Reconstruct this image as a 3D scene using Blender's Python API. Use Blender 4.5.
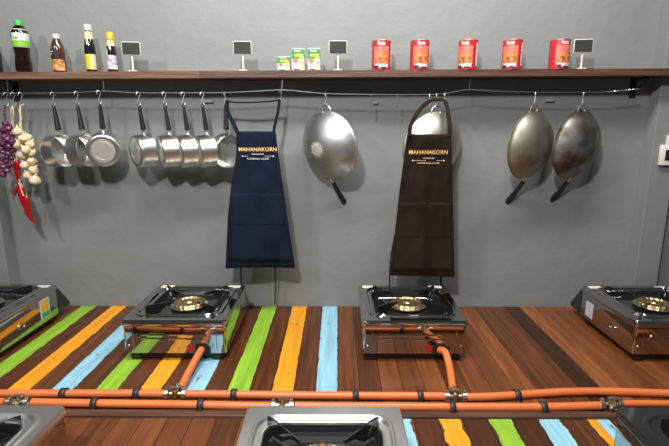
import bpy, bmesh, math, random
from mathutils import Vector, Matrix, Euler, noise
random.seed(7)
PI = math.pi
for o in list(bpy.data.objects): bpy.data.objects.remove(o)
scn = bpy.context.scene
COL = scn.collection

# ------------------------------------------------------------------ camera, world, light
CAM = Vector((0, -1.989, 1.55)); TZ = 0.75
cd = bpy.data.cameras.new('camera'); cam = bpy.data.objects.new('camera', cd); COL.objects.link(cam)
FPX = 465.0
cd.sensor_width = 36; cd.lens = FPX/669*36; cd.clip_start = .02
cam.location = CAM
cam.rotation_euler = (PI/2-math.atan(97/465), 0, math.atan(2.5/465))
scn.camera = cam
RM = cam.rotation_euler.to_matrix()
w = bpy.data.worlds.new('world'); scn.world = w; w.use_nodes = True
w.node_tree.nodes['Background'].inputs[0].default_value = (.86, .93, 1, 1)
w.node_tree.nodes['Background'].inputs[1].default_value = .07
def area(name, loc, target, sx, sy, power, col=(1, .985, .955), spread=PI):
    l = bpy.data.lights.new(name, 'AREA'); l.shape = 'RECTANGLE'; l.size = sx; l.size_y = sy; l.energy = power; l.color = col; l.spread = spread
    o = bpy.data.objects.new(name, l); COL.objects.link(o); o.location = loc
    o.rotation_euler = (Vector(target)-Vector(loc)).to_track_quat('-Z', 'Y').to_euler(); return o
area('ceiling_spot_light', (-.42, -2.3, 2.85), (0, 0, 1.2), .16, .16, 52)
area('ceiling_side_light', (-1.75, -2.1, 2.85), (-.3, 0, 1.2), .2, .2, 20)
area('ceiling_panel_light', (.1, -.95, 2.95), (0, -.4, 1.0), 1.8, .2, 60)
scn.view_settings.view_transform = 'Standard'; scn.view_settings.look = 'None'
scn.view_settings.exposure = 0.0; scn.view_settings.gamma = 1; scn.view_settings.use_curve_mapping = False

def ray(u, v): return RM @ Vector(((u-334.5)/FPX, -(v-223)/FPX, -1))
def at(u, v, y):            # point on the vertical plane y
    d = ray(u, v); return CAM + d*((y-CAM.y)/d.y)
def atz(u, v, z):           # point on the level plane z
    d = ray(u, v); return CAM + d*((z-CAM.z)/d.z)

# ------------------------------------------------------------------ materials
MC = {}
def mat(name, col, rough=.5, metal=0.0, bump=0, bscale=40, var=0, vscale=8, coat=0, trans=0, alpha=1, stretch=(1, 1, 1), emis=0):
    if name in MC: return MC[name]
    m = bpy.data.materials.new(name); m.use_nodes = True; nt = m.node_tree; b = nt.nodes['Principled BSDF']
    b.inputs['Base Color'].default_value = (*col, 1); b.inputs['Roughness'].default_value = rough; b.inputs['Metallic'].default_value = metal
    b.inputs['Coat Weight'].default_value = coat; b.inputs['Transmission Weight'].default_value = trans
    if bump or var:
        tc = nt.nodes.new('ShaderNodeTexCoord'); mp = nt.nodes.new('ShaderNodeMapping'); mp.inputs['Scale'].default_value = stretch
        nt.links.new(tc.outputs['Object'], mp.inputs[0])
    if bump:
        n = nt.nodes.new('ShaderNodeTexNoise'); n.inputs['Scale'].default_value = bscale; n.inputs['Detail'].default_value = 5
        bp = nt.nodes.new('ShaderNodeBump'); bp.inputs['Strength'].default_value = bump; bp.inputs['Distance'].default_value = .01
        nt.links.new(mp.outputs[0], n.inputs['Vector']); nt.links.new(n.outputs[0], bp.inputs['Height']); nt.links.new(bp.outputs[0], b.inputs['Normal'])
    if var:
        n = nt.nodes.new('ShaderNodeTexNoise'); n.inputs['Scale'].default_value = vscale; n.inputs['Detail'].default_value = 6
        r = nt.nodes.new('ShaderNodeValToRGB'); r.color_ramp.elements[0].position = .3; r.color_ramp.elements[1].position = .7
        r.color_ramp.elements[0].color = (*[c*(1-var) for c in col], 1); r.color_ramp.elements[1].color = (*[min(1, c*(1+var)) for c in col], 1)
        nt.links.new(mp.outputs[0], n.inputs['Vector']); nt.links.new(n.outputs[0], r.inputs[0]); nt.links.new(r.outputs[0], b.inputs['Base Color'])
    MC[name] = m; return m

def plank_mat(name, paint=None, off=.003, thr=.485, amp=.06):
    m = bpy.data.materials.new(name); m.use_nodes = True; nt = m.node_tree; L = nt.links; b = nt.nodes['Principled BSDF']
    N = lambda t: nt.nodes.new(t)
    tc = N('ShaderNodeTexCoord'); mp = N('ShaderNodeMapping'); mp.inputs['Scale'].default_value = (26, 1.6, 26)
    L.new(tc.outputs['Object'], mp.inputs[0])
    at_ = N('ShaderNodeAttribute'); at_.attribute_name = 'tone'
    n = N('ShaderNodeTexNoise'); n.inputs['Scale'].default_value = 2.2; n.inputs['Detail'].default_value = 8; n.inputs['Roughness'].default_value = .62; n.noise_dimensions = '4D'
    L.new(mp.outputs[0], n.inputs['Vector']); mw = N('ShaderNodeMath'); mw.operation = 'MULTIPLY'; mw.inputs[1].default_value = 37
    L.new(at_.outputs['Fac'], mw.inputs[0]); L.new(mw.outputs[0], n.inputs['W'])
    add = N('ShaderNodeMath'); add.operation = 'MULTIPLY_ADD'; add.inputs[1].default_value = .8
    sub = N('ShaderNodeMath'); sub.operation = 'SUBTRACT'; sub.inputs[1].default_value = .40
    L.new(n.outputs[0], add.inputs[0]); L.new(at_.outputs['Fac'], sub.inputs[0]); L.new(sub.outputs[0], add.inputs[2])
    r = N('ShaderNodeValToRGB'); e = r.color_ramp.elements
    e[0].position = 0; e[0].color = (.016, .007, .004, 1); e[1].position = 1; e[1].color = (.42, .145, .042, 1)
    k = e.new(.35); k.color = (.062, .0195, .0065, 1); k = e.new(.65); k.color = (.165, .050, .0145, 1)
    L.new(add.outputs[0], r.inputs[0]); out = r.outputs[0]
    rough = .38
    if paint:
        n2 = N('ShaderNodeTexNoise'); n2.inputs['Scale'].default_value = 14; n2.inputs['Detail'].default_value = 9; n2.inputs['Roughness'].default_value = .7
        m2 = N('ShaderNodeMapping'); m2.inputs['Scale'].default_value = (2.2, .8, 1); L.new(tc.outputs['Object'], m2.inputs[0]); L.new(m2.outputs[0], n2.inputs['Vector'])
        rr = N('ShaderNodeValToRGB'); rr.color_ramp.elements[0].position = .63; rr.color_ramp.elements[1].position = .67
        L.new(n2.outputs[0], rr.inputs[0])
        n3 = N('ShaderNodeTexNoise'); n3.inputs['Scale'].default_value = 3; n3.inputs['Detail'].default_value = 6; L.new(mp.outputs[0], n3.inputs['Vector'])
        pr = N('ShaderNodeValToRGB'); pr.color_ramp.elements[0].position = .3; pr.color_ramp.elements[1].position = .7
        pr.color_ramp.elements[0].color = (*[c*.78 for c in paint], 1); pr.color_ramp.elements[1].color = (*[min(1, c*1.15) for c in paint], 1)
        L.new(n3.outputs[0], pr.inputs[0])
        def mth(op, a, b):          # wavy brushed edge of the paint across each board
            q = N('ShaderNodeMath'); q.operation = op
            for i_, v_ in enumerate((a, b)):
                if v_ is None: continue
                if isinstance(v_, (int, float)): q.inputs[i_].default_value = v_
                else: L.new(v_, q.inputs[i_])
            return q.outputs[0]
        sp = N('ShaderNodeSeparateXYZ'); L.new(tc.outputs['Object'], sp.inputs[0])
        fr = mth('FRACT', mth('ADD', mth('DIVIDE', mth('SUBTRACT', sp.outputs['X'], off), .0684), 100.0), None)
        ed = mth('ABSOLUTE', mth('SUBTRACT', fr, .5), None)
        n4 = N('ShaderNodeTexNoise'); n4.inputs['Scale'].default_value = 22; n4.inputs['Detail'].default_value = 6
        m4 = N('ShaderNodeMapping'); m4.inputs['Scale'].default_value = (.5, 1, 1); L.new(tc.outputs['Object'], m4.inputs[0]); L.new(m4.outputs[0], n4.inputs['Vector'])
        ed = mth('ADD', ed, mth('MULTIPLY', mth('SUBTRACT', n4.outputs[0], .5), amp*4))
        em = mth('GREATER_THAN', ed, thr)
        mask = mth('MAXIMUM', rr.outputs[0], em)
        mx = N('ShaderNodeMix'); mx.data_type = 'RGBA'; L.new(mask, mx.inputs[0]); L.new(pr.outputs[0], mx.inputs[6]); L.new(r.outputs[0], mx.inputs[7]); out = mx.outputs[2]
        rough = .5
    L.new(out, b.inputs['Base Color']); b.inputs['Roughness'].default_value = rough; b.inputs['Specular IOR Level'].default_value = .38
    bp = N('ShaderNodeBump'); bp.inputs['Strength'].default_value = .25; bp.inputs['Distance'].default_value = .003
    L.new(n.outputs[0], bp.inputs['Height']); L.new(bp.outputs[0], b.inputs['Normal'])
    return m

WOOD = plank_mat('table_wood')
GREEN = plank_mat('green_painted_wood', (.225, .41, .030)); ORANGE = plank_mat('orange_painted_wood', (.70, .28, .012)); BLUE = plank_mat('blue_painted_wood', (.24, .455, .56))
NGREEN = plank_mat('brushed_green_paint', (.225, .41, .030), .213, .42, .10); NORANGE = plank_mat('brushed_orange_paint', (.70, .28, .012), .213, .42, .10); NBLUE = plank_mat('brushed_blue_paint', (.24, .455, .56), .213, .42, .10)
WALL = mat('grey_wall_paint', (.188, .192, .190), .62, bump=.35, bscale=14, var=.06, vscale=3)
PILA = mat('grey_trim_paint', (.188, .192, .190), .6, bump=.15, bscale=20, var=.04, vscale=3)
FLOOR = mat('concrete_floor', (.22, .2, .18), .6, var=.2)
SHELF = mat('shelf_wood', (.075, .032, .020), .5, bump=.2, bscale=30, var=.55, vscale=9, stretch=(.35, 6, 6))
CHROME = mat('polished_stainless', (.50, .49, .48), .07, 1.0, bump=.015, bscale=8)
TOPST = mat('satin_stainless', (.74, .74, .73), .33, 1.0, bump=.02, bscale=10)
STEEL = mat('brushed_aluminium', (.80, .80, .78), .28, 1.0, bump=.06, bscale=30, stretch=(1, 1, 14))
WIRE = mat('galvanised_wire', (.62, .62, .6), .35, 1.0)
BLACK = mat('black_plastic', (.010, .010, .011), .42)
ENAMEL = mat('black_enamel', (.010, .010, .011), .16, coat=.5)
DARKTOP = mat('dark_glossy_plate', (.05, .05, .052), .08, .6)
BRASS = mat('brass_burner_metal', (.56, .41, .21), .38, 1.0, bump=.25, bscale=60)
BRASS2 = mat('dull_brass', (.55, .45, .25), .35, 1.0, bump=.2, bscale=60)
HOSE = mat('orange_rubber', (.60, .148, .040), .42, var=.08, vscale=6)
CLIP = mat('black_clip_rubber', (.02, .022, .022), .5)
RED = mat('red_label', (.32, .012, .012), .4)
WHITE = mat('white_paper', (.52, .52, .50), .5)
GOLD = mat('gold_print', (.85, .52, .16), .45)
PALE = mat('pale_print', (.70, .62, .52), .5)

# ------------------------------------------------------------------ mesh helpers
def obj(name, bm, m=None, parent=None, smooth=True, ang=35):
    bmesh.ops.recalc_face_normals(bm, faces=bm.faces)
    me = bpy.data.meshes.new(name); bm.to_mesh(me); bm.free()
    if m is not None:
        for x in (m if isinstance(m, (list, tuple)) else [m]): me.materials.append(x)
    if smooth:
        me.polygons.foreach_set('use_smooth', [True]*len(me.polygons)); me.set_sharp_from_angle(angle=math.radians(ang))
    o = bpy.data.objects.new(name, me); COL.objects.link(o)
    if parent is not None: o.parent = parent
    return o
def tag(o, label, cat, group=None):
    o['label'] = label; o['category'] = cat
    if group: o['group'] = group
    return o
def thing(name, label, cat, loc=(0, 0, 0), rot=(0, 0, 0), group=None):
    o = bpy.data.objects.new(name, None); COL.objects.link(o); o.location = loc; o.rotation_euler = rot
    o.empty_display_size = .05
    return tag(o, label, cat, group)
def struct(o): o['kind'] = 'structure'; return o
def dup(root, loc, rot, label, group=None):
    r = root.copy(); COL.objects.link(r); r.location = loc; r.rotation_euler = rot; r['label'] = label
    if group: r['group'] = group
    for ch in list(root.children):
        c = ch.copy(); COL.objects.link(c); c.parent = r
        for g in list(ch.children):
            d = g.copy(); COL.objects.link(d); d.parent = c
    return r
def NB(): return bmesh.new()
def box(bm, x0, x1, y0, y1, z0, z1, bev=0, M=None):
    vs = [bm.verts.new((x, y, z)) for x in (x0, x1) for y in (y0, y1) for z in (z0, z1)]
    fs = [bm.faces.new([vs[i] for i in f]) for f in ((0, 1, 3, 2), (4, 6, 7, 5), (0, 4, 5, 1), (2, 3, 7, 6), (0, 2, 6, 4), (1, 5, 7, 3))]
    if bev:
        es = list({e for f in fs for e in f.edges}); r = bmesh.ops.bevel(bm, geom=es, offset=bev, segments=2, affect='EDGES', profile=.5)
        vs = list({v for f in r['faces'] for v in f.verts})
        return vs
    if M:
        for v in vs: v.co = M @ v.co
    return vs
def lathe(bm, prof, n=32, M=None, wob=None, mi=0):
    M = M or Matrix()
    rings = []
    for r, z in prof:
        if r < 1e-6: rings.append([bm.verts.new(M @ Vector((0, 0, z)))])
        else:
            ring = []
            for i in range(n):
                a = 2*PI*i/n; rr = r*(wob(a, z) if wob else 1)
                ring.append(bm.verts.new(M @ Vector((rr*math.cos(a), rr*math.sin(a), z))))
            rings.append(ring)
    for a, b in zip(rings, rings[1:]):
        for i in range(n):
            j = (i+1) % n
            if len(a) == 1 and len(b) == 1: continue
            if len(a) == 1: f = bm.faces.new((a[0], b[i], b[j]))
            elif len(b) == 1: f = bm.faces.new((a[i], a[j], b[0]))
            else: f = bm.faces.new((a[i], a[j], b[j], b[i]))
            f.material_index = mi
def smoothpath(pts, k=8):
    P = [Vector(p) for p in pts]; out = []
    for i in range(len(P)-1):
        p0 = P[max(i-1, 0)]; p1 = P[i]; p2 = P[i+1]; p3 = P[min(i+2, len(P)-1)]
        for j in range(k):
            t = j/k
            out.append(.5*((2*p1)+(p2-p0)*t+(2*p0-5*p1+4*p2-p3)*t*t+(3*p1-p0-3*p2+p3)*t**3))
    out.append(P[-1]); return out
def tube(bm, pts, r, n=8, flat=1.0):
    P = [Vector(p) for p in pts]; R = r if isinstance(r, (list, tuple)) else [r]*len(P)
    rings = []; up = Vector((0, 0, 1)); nrm = None
    for i, p in enumerate(P):
        t = (P[min(i+1, len(P)-1)]-P[max(i-1, 0)]).normalized()
        if nrm is None:
            nrm = up-t*up.dot(t)
            if nrm.length < .1: nrm = Vector((0, 1, 0))-t*t.y
        nrm = (nrm-t*nrm.dot(t)).normalized(); bn = t.cross(nrm)
        rings.append([bm.verts.new(p+(nrm*math.cos(2*PI*k/n)*flat+bn*math.sin(2*PI*k/n))*R[i]) for k in range(n)])
    for a, b in zip(rings, rings[1:]):
        for i in range(n): bm.faces.new((a[i], a[(i+1) % n], b[(i+1) % n], b[i]))
    bm.faces.new(rings[0]); bm.faces.new(rings[-1])
def prism(bm, outl, z0, z1, M=None):
    M = M or Matrix()
    a = [bm.verts.new(M @ Vector((x, y, z0))) for x, y in outl]; b = [bm.verts.new(M @ Vector((x, y, z1))) for x, y in outl]
    n = len(outl)
    for i in range(n): bm.faces.new((a[i], a[(i+1) % n], b[(i+1) % n], b[i]))
    bm.faces.new(a); bm.faces.new(b)
def rrect(wd, dp, r, z, k=6, cx=0, cy=0):
    pts = []
    for (sx, sy, a0) in ((1, 1, 0), (-1, 1, 90), (-1, -1, 180), (1, -1, 270)):
        for i in range(k+1):
            a = math.radians(a0+90*i/k)
            pts.append(Vector((cx+sx*(wd/2-r)+r*math.cos(a), cy+sy*(dp/2-r)+r*math.sin(a), z)))
    return pts
def loops(bm, Ls, cap0=False, cap1=False, mis=None):
    R = [[bm.verts.new(p) for p in L] for L in Ls]
    for q, (a, b) in enumerate(zip(R, R[1:])):
        for i in range(len(a)):
            f = bm.faces.new((a[i], a[(i+1) % len(a)], b[(i+1) % len(a)], b[i]))
            if mis: f.material_index = mis[q]
    if cap0: bm.faces.new(R[0])
    if cap1: bm.faces.new(R[-1])
_fc = {}
def text_bm(s, size, depth=.0004, offset=0.0, width=None, shear=0):
    """flat lettering in the xz plane facing -y, centred on x, as a bmesh"""
    cu = bpy.data.curves.new('t', 'FONT'); cu.body = s; cu.size = size; cu.extrude = depth; cu.offset = offset; cu.align_x = 'CENTER'; cu.align_y = 'CENTER'; cu.shear = shear; cu.resolution_u = 3
    o = bpy.data.objects.new('t', cu); COL.objects.link(o); dg = bpy.context.evaluated_depsgraph_get()
    me = bpy.data.meshes.new_from_object(o.evaluated_get(dg)); bpy.data.objects.remove(o); bpy.data.curves.remove(cu)
    bm = bmesh.new(); bm.from_mesh(me); bpy.data.meshes.remove(me)
    xs = [v.co.x for v in bm.verts]; W = max(xs)-min(xs); k = (width/W) if width else 1; c = (max(xs)+min(xs))/2
    for v in bm.verts: v.co = Vector(((v.co.x-c)*k, -v.co.z, v.co.y))
    return bm
AX_X = Matrix.Rotation(PI/2, 4, 'Y')       # lathe axis z -> x
AX_NY = Matrix.Rotation(PI/2, 4, 'X')      # lathe axis z -> -y

# ------------------------------------------------------------------ setting
bm = NB(); box(bm, -2.6, 2.6, 0, .12, 0, 3.0); struct(obj('wall_back', bm, WALL, smooth=False))
bm = NB(); box(bm, -2.6, 2.6, -3.6, 0, -.05, 0); struct(obj('floor', bm, FLOOR, smooth=False))
PX = 1.287
bm = NB(); box(bm, PX, PX+.088+.01, -.065, 0, 0, 3.0, bev=.002); struct(obj('trim_1', bm, PILA, smooth=False))
bm = NB(); box(bm, -1.428-.12, -1.428, -.065, 0, 0, 3.0, bev=.002); struct(obj('trim_2', bm, PILA, smooth=False))

# ------------------------------------------------------------------ tables
def tabletop(parent, y0, y1, planks, under=None):
    """planks: (x0, x1, material slot, tone)"""
    bm = NB(); lay = bm.faces.layers.float.new('tone_f')
    for (x0, x1, mi, tone) in planks:
        for (a_, b_, m_) in ([(y0, y1, mi)] if under is None or mi == 0 else [(y0, under, 0), (under, y1, mi)]):
            before = set(bm.faces); box(bm, x0+.0005, x1-.0005, a_, b_, TZ-.025, TZ, bev=.0009)
            for f in set(bm.faces)-before: f.material_index = m_; f[lay] = tone
    bmesh.ops.recalc_face_normals(bm, faces=bm.faces)
    me = bpy.data.meshes.new('tabletop')
    tones = [f[lay] for f in bm.faces]; bm.faces.layers.float.remove(lay); bm.to_mesh(me); bm.free()
    a = me.attributes.new('tone', 'FLOAT', 'FACE'); a.data.foreach_set('value', tones)
    for m in ((WOOD, BLUE, ORANGE, GREEN) if under else (WOOD, NBLUE, NORANGE, NGREEN)): me.materials.append(m)
    o = bpy.data.objects.new('tabletop', me); COL.objects.link(o); o.parent = parent; return o
def leg(parent, x, y, h):
    bm = NB(); box(bm, x-.03, x+.03, y-.03, y+.03, 0, h, bev=.003); obj('leg', bm, mat('leg_wood', (.06, .025, .015), .5, var=.3), parent)
P0 = .003; PW = .0684
far = thing('cooking_table', 'long plank table against the grey wall with green, orange and blue painted stripes', 'table', (0, 0, 0))
pl = []
for k in range(26):                       # painted half: every second plank
    x1 = P0-k*PW; mi = 0
    if k % 2 == 0: mi = (1, 2, 3)[(k//2) % 3]
    pl.append((x1-PW, x1, mi, random.uniform(.36, .50)))
YP = atz(334, 396, TZ).y   # the paint stops under the hoses
tones = {0: .50, 1: .38, 2: .55, 3: .48, 4: .60, 5: .42, 6: .55, 7: .50, 8: .66, 9: .42, 10: .44, 11: .12, 12: .68, 13: .60, 14: .55, 15: .64, 16: .5, 17: .6}
for k in range(24): pl.append((P0+k*PW, P0+(k+1)*PW, 0, tones.get(k, random.uniform(.4, .65))))
YF = -1.989+.8/ .656     # far table's near edge
YF = atz(334, 411.5, TZ).y
YN = atz(334, 418.5, TZ).y
tabletop(far, YF, -.003, pl, YP)
bm = NB(); box(bm, -1.7, 1.6, YF+.05, YF+.09, TZ-.105, TZ-.0255); box(bm, -1.7, 1.6, -.09, -.05, TZ-.105, TZ-.0255); obj('apron_rail', bm, mat('leg_wood', (.06, .025, .015), .5, var=.3), far)
for x in (-1.65, 1.55):
    for y in (YF+.07, -.07): leg(far, x, y, TZ-.0255)
near = thing('cooking_table', 'plank table nearest the viewer, dark boards with short painted stripes', 'table', (0, 0, 0))
pl = []
painted = {(.1445, .213): 1, (.2855, .350): 2, (.4235, .488): 3, (.5625, .632): 1}
edges = [-.0]; x = .076-PW*26
bounds = []
while x < 1.6: bounds.append(x); x += PW
NB_ = [.213+PW*k for k in range(-28, 20)]
for a, b in zip(NB_, NB_[1:]):
    c = (a+b)/2; mi = 0
    for tgt, m_ in ((.18, 1), (.318, 2), (.455, 3), (.592, 1)):
        if abs(c-tgt) < .03: mi = m_
    if abs(c-.7257) < .03:
        pl.append((a, a+.031, 2, .4)); pl.append((a+.031, b, 1, .4)); continue
    pl.append((a, b, mi, random.uniform(.34, .6) if not .3 < c < .6 else random.uniform(.25, .42)))
tabletop(near, -1.86, YN, pl, None)
bm = NB(); box(bm, -1.7, 1.6, YN-.07, YN-.03, TZ-.105, TZ-.0255); box(bm, -1.7, 1.6, -1.83, -1.79, TZ-.105, TZ-.0255); obj('apron_rail', bm, mat('leg_wood', (.06, .025, .015), .5, var=.3), near)
for x in (-1.65, 1.4):
    for y in (YN-.05, -1.81): leg(near, x, y, TZ-.0255)
bm = NB(); box(bm, -1.7, 1.56, YN+.001, YF-.001, TZ-.03, TZ+.006, bev=.002)
tag(obj('joint_batten', bm, SHELF), 'narrow dark wooden batten covering the joint between the two plank tables', 'batten')

# ------------------------------------------------------------------ shelf
SY = -.13
zL = at(-0, 72, SY).z; zR = at(669, 68.3, SY).z; xL = at(0, 72, SY).x; xR = at(669, 68, SY).x
SL = (zR-zL)/(xR-xL)
def shz(x): return zL+SL*(x-xL)
bm = NB()
xs = [-2.3, -1.428-.122, -1.426, PX-.002, PX+.1, 2.3]
outl = [(-2.3, SY), (2.3, SY), (2.3, -.001), (PX+.1, -.001), (PX+.1, -.067), (PX-.002, -.067), (PX-.002, -.001), (-1.426, -.001), (-1.426, -.067), (-1.55, -.067), (-1.55, -.001), (-2.3, -.001)]
prism(bm, outl, -.0257, 0)
for v in bm.verts: v.co.z += shz(v.co.x)
xj = at(199, 75, SY).x
bmesh.ops.bisect_plane(bm, geom=bm.verts[:]+bm.edges[:]+bm.faces[:], plane_co=(xj, 0, 0), plane_no=(1, 0, 0))
for f in bm.faces: f.material_index = 1 if f.calc_center_median().x < xj else 0
tag(obj('wall_shelf', bm, [SHELF, mat('lighter_shelf_wood', (.125, .060, .035), .5, bump=.2, bscale=30, var=.5, vscale=9, stretch=(.35, 6, 6))], smooth=False), 'long dark brown wooden wall shelf carrying bottles, cans and little blackboards', 'shelf')
ST = -.0257
def bracket(u, lab):
    x = at(u, 90, -.05).x; z = shz(x)+ST
    t = thing('shelf_bracket', lab, 'bracket', (x, 0, z), group='shelf brackets')
    bm = NB(); box(bm, -.012, .012, -.112, -.0005, -.006, -.0005); obj('shelf_arm', bm, BLACK, t)
    bm = NB(); box(bm, -.012, .012, -.006, -.0005, -.075, -.006); tube(bm, [(0, -.098, -.006), (0, -.006, -.06)], .005, 6); obj('wall_plate', bm, BLACK, t)
bracket(8, 'black steel shelf bracket above the onion string'); bracket(640, 'black steel shelf bracket at the grey pilaster where the hanging wire ends')

# hanging wire
WY = -.112
wp = [(-12, 94), (8, 93.2), (50, 93), (80, 92.3), (104, 91), (136, 92.6), (181, 92.8), (225, 92.5), (255, 91.2), (282, 89.8), (304, 91.6), (327, 93.6), (372, 94.4), (410, 94.5), (440, 94), (455, 91.6), (469, 89.6), (495, 91), (535, 92.2), (584, 92.4), (612, 91.6), (640, 89)]
WP = [at(u, v, WY) for u, v in wp]
wire = thing('hanging_wire', 'long galvanised wire stretched below the shelf holding all the hooks', 'wire', WP[0])
bm = NB(); tube(bm, [p-WP[0] for p in smoothpath(WP, 4)], .0014, 6); obj('strand', bm, WIRE, wire)
def wz(x):
    for a, b in zip(WP, WP[1:]):
        if a.x <= x <= b.x: return a.z+(b.z-a.z)*(x-a.x)/(b.x-a.x)
    return WP[-1].z
for u in (8, 104, 282, 469):
    x = at(u, 92, WY).x; z = wz(x)
    bm = NB(); tube(bm, [Vector((x, WY, z+.001))-WP[0], Vector((x+.003, WY, shz(x)+ST))-WP[0]], .0011, 5); obj('tie', bm, WIRE, wire)
bm = NB(); pts = []
e = WP[-1]-WP[0]
for i in range(60):
    t = i/59; a = t*18*PI; pts.append(e+Vector((-.13*(1-t), .0025*math.cos(a), .0025*math.sin(a)+(-.012*(1-t)))))
tube(bm, pts, .001, 5); obj('twisted_end', bm, WIRE, wire)

# ------------------------------------------------------------------ S hooks
def hook_bm(lo=.05):
    bm = NB(); p = []
    for i in range(9): a = PI-i*PI/8; p.append((.007*math.cos(a), 0, -.004+.007*math.sin(a)))
    p.insert(0, (-.0075, 0, -.010))
    for i in range(9): a = PI+i*PI/8; p.append((.006*math.cos(a)-0.0, 0, -lo+.010+.006*math.sin(a)))
    p.append((.0065, 0, -lo+.016))
    tube(bm, p, .00115, 6); return bm
HOOKLEN = .046
hk = None
def hook(u, label, rz=.7):
    global hk
    x = at(u, 92, WY).x; z = wz(x)
    if hk is None: hk = obj('s_hook', hook_bm(), WIRE); o = hk
    else: o = hk.copy(); COL.objects.link(o)
    o.location = (x, WY, z-.0005); o.rotation_euler = (0, 0, rz)
    tag(o, label, 'hook', 's-hooks on the wire'); return Vector((x, WY, z-HOOKLEN))

# ------------------------------------------------------------------ saucepans
POTR = .065; POTL = .061
def make_pot(label):
    t = thing('saucepan', label, 'saucepan', group='saucepans on the wire')
    bm = NB()                                   # plastic handle with a hanging eye
    ring = [(.0055*math.cos(2*PI*i/14), 0, -.0035+.0055*math.sin(2*PI*i/14)) for i in range(15)]
    tube(bm, ring, .0017, 6)
    n = 10
    L = []
    for i in range(n+1):
        f = i/n; wd = .0115+.010*f; z = -.009-.088*f
        L.append([Vector((q.x*.85, q.y, z)) for q in rrect(wd, wd, wd*.3, 0, 3)])
    L.insert(0, [Vector((q.x*.4, q.y*.6, -.0075)) for q in L[0]])
    loops(bm, L, True, True); obj('handle', bm, BLACK, t)
    bm = NB(); tube(bm, [(0, 0, -.095), (0, 0, -.108), (-.004, 0, -.121)], [.0055, .0062, .009], 10, flat=1); obj('handle_neck', bm, STEEL, t)
    zc = -.113-POTR
    bm = NB()
    o_ = -POTL+.012; r = POTR
    prof = [(0, o_+.0010), (.046, o_+.0010), (.048, o_+.0002), (.052, o_), (r-.006, o_+.0005), (r-.0018, o_+.004), (r, o_+.010), (r, .005), (r+.0035, .0105), (r+.0035, .012), (r-.001, .0115), (r-.0016, o_+.010), (r-.006, o_+.0035), (0, o_+.003)]
    lathe(bm, prof, 48, Matrix.Translation((0, 0, zc)) @ AX_X); pb = obj('pan_body', bm, STEEL, t, ang=40)
    bm = NB(); Mz = Matrix.Translation((0, 0, zc)) @ AX_X
    lathe(bm, [(0, o_+.0008), (.034, o_+.0008), (.0345, o_+.0003), (.036, o_+.0003), (.0365, o_+.0008), (.045, o_+.0008), (.045, o_+.0014), (0, o_+.0014)], 40, Mz); obj('base_disc', bm, mat('scuffed_aluminium', (.72, .70, .68), .42, .85, var=.12, vscale=40), pb)
    return t
pots = [(52, 13, 'steel saucepan with black handle, first from the garlic braid, open mouth showing'),
        (76, 10, 'steel saucepan between the one beside the garlic and the one turned base outwards'),
        (98.6, -106, 'steel saucepan hanging flat with its round ringed base turned outwards'),
        (138, -46, 'steel saucepan whose base edge shows, first of the close row of four'),
        (163.9, -32, 'steel saucepan second in the close row, beside the one whose base shows'),
        (182.6, -32, 'steel saucepan third in the close row, between two equal pans'),
        (201.8, -32, 'steel saucepan fourth in the close row, next to the one behind the apron'),
        (224.6, 98, 'steel saucepan partly hidden behind the navy apron')]
pot0 = None
ord_ = ['first', 'second', 'third', 'fourth', 'fifth', 'sixth', 'seventh', 'eighth']
for i, (u, yaw, lab) in enumerate(pots):
    p = hook(u, 'steel s-hook holding the %s saucepan counted from the garlic braid' % ord_[i], .7 if yaw < 60 else 1.5)
    rot = (Matrix.Rotation(math.radians(-yaw), 3, 'Z') @ Matrix.Rotation(math.radians(-5.5 if abs(yaw) < 60 else (-7 if yaw < 0 else 0)), 3, 'Y')).to_euler()
    if pot0 is None: pot0 = make_pot(lab); pot0.location = p; pot0.rotation_euler = rot
    else: dup(pot0, p, rot, lab)

# ------------------------------------------------------------------ woks
def wok_material(name, col, dark, amt, metal=1.0):
    m = bpy.data.materials.new(name); m.use_nodes = True; nt = m.node_tree; b = nt.nodes['Principled BSDF']; L = nt.links
    tc = nt.nodes.new('ShaderNodeTexCoord'); n = nt.nodes.new('ShaderNodeTexNoise'); n.inputs['Scale'].default_value = 16; n.inputs['Detail'].default_value = 7
    L.new(tc.outputs['Object'], n.inputs['Vector']); r = nt.nodes.new('ShaderNodeValToRGB')
    r.color_ramp.elements[0].position = .5-amt; r.color_ramp.elements[1].position = .75-amt*.5
    r.color_ramp.elements[0].color = (*col, 1); r.color_ramp.elements[1].color = (*dark, 1)
    L.new(n.outputs[0], r.inputs[0]); L.new(r.outputs[0], b.inputs['Base Color'])
    b.inputs['Metallic'].default_value = metal; b.inputs['Roughness'].default_value = .46
    bp = nt.nodes.new('ShaderNodeBump'); bp.inputs['Strength'].default_value = .08; bp.inputs['Distance'].default_value = .01; L.new(n.outputs[0], bp.inputs['Height']); L.new(bp.outputs[0], b.inputs['Normal'])
    return m
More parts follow.
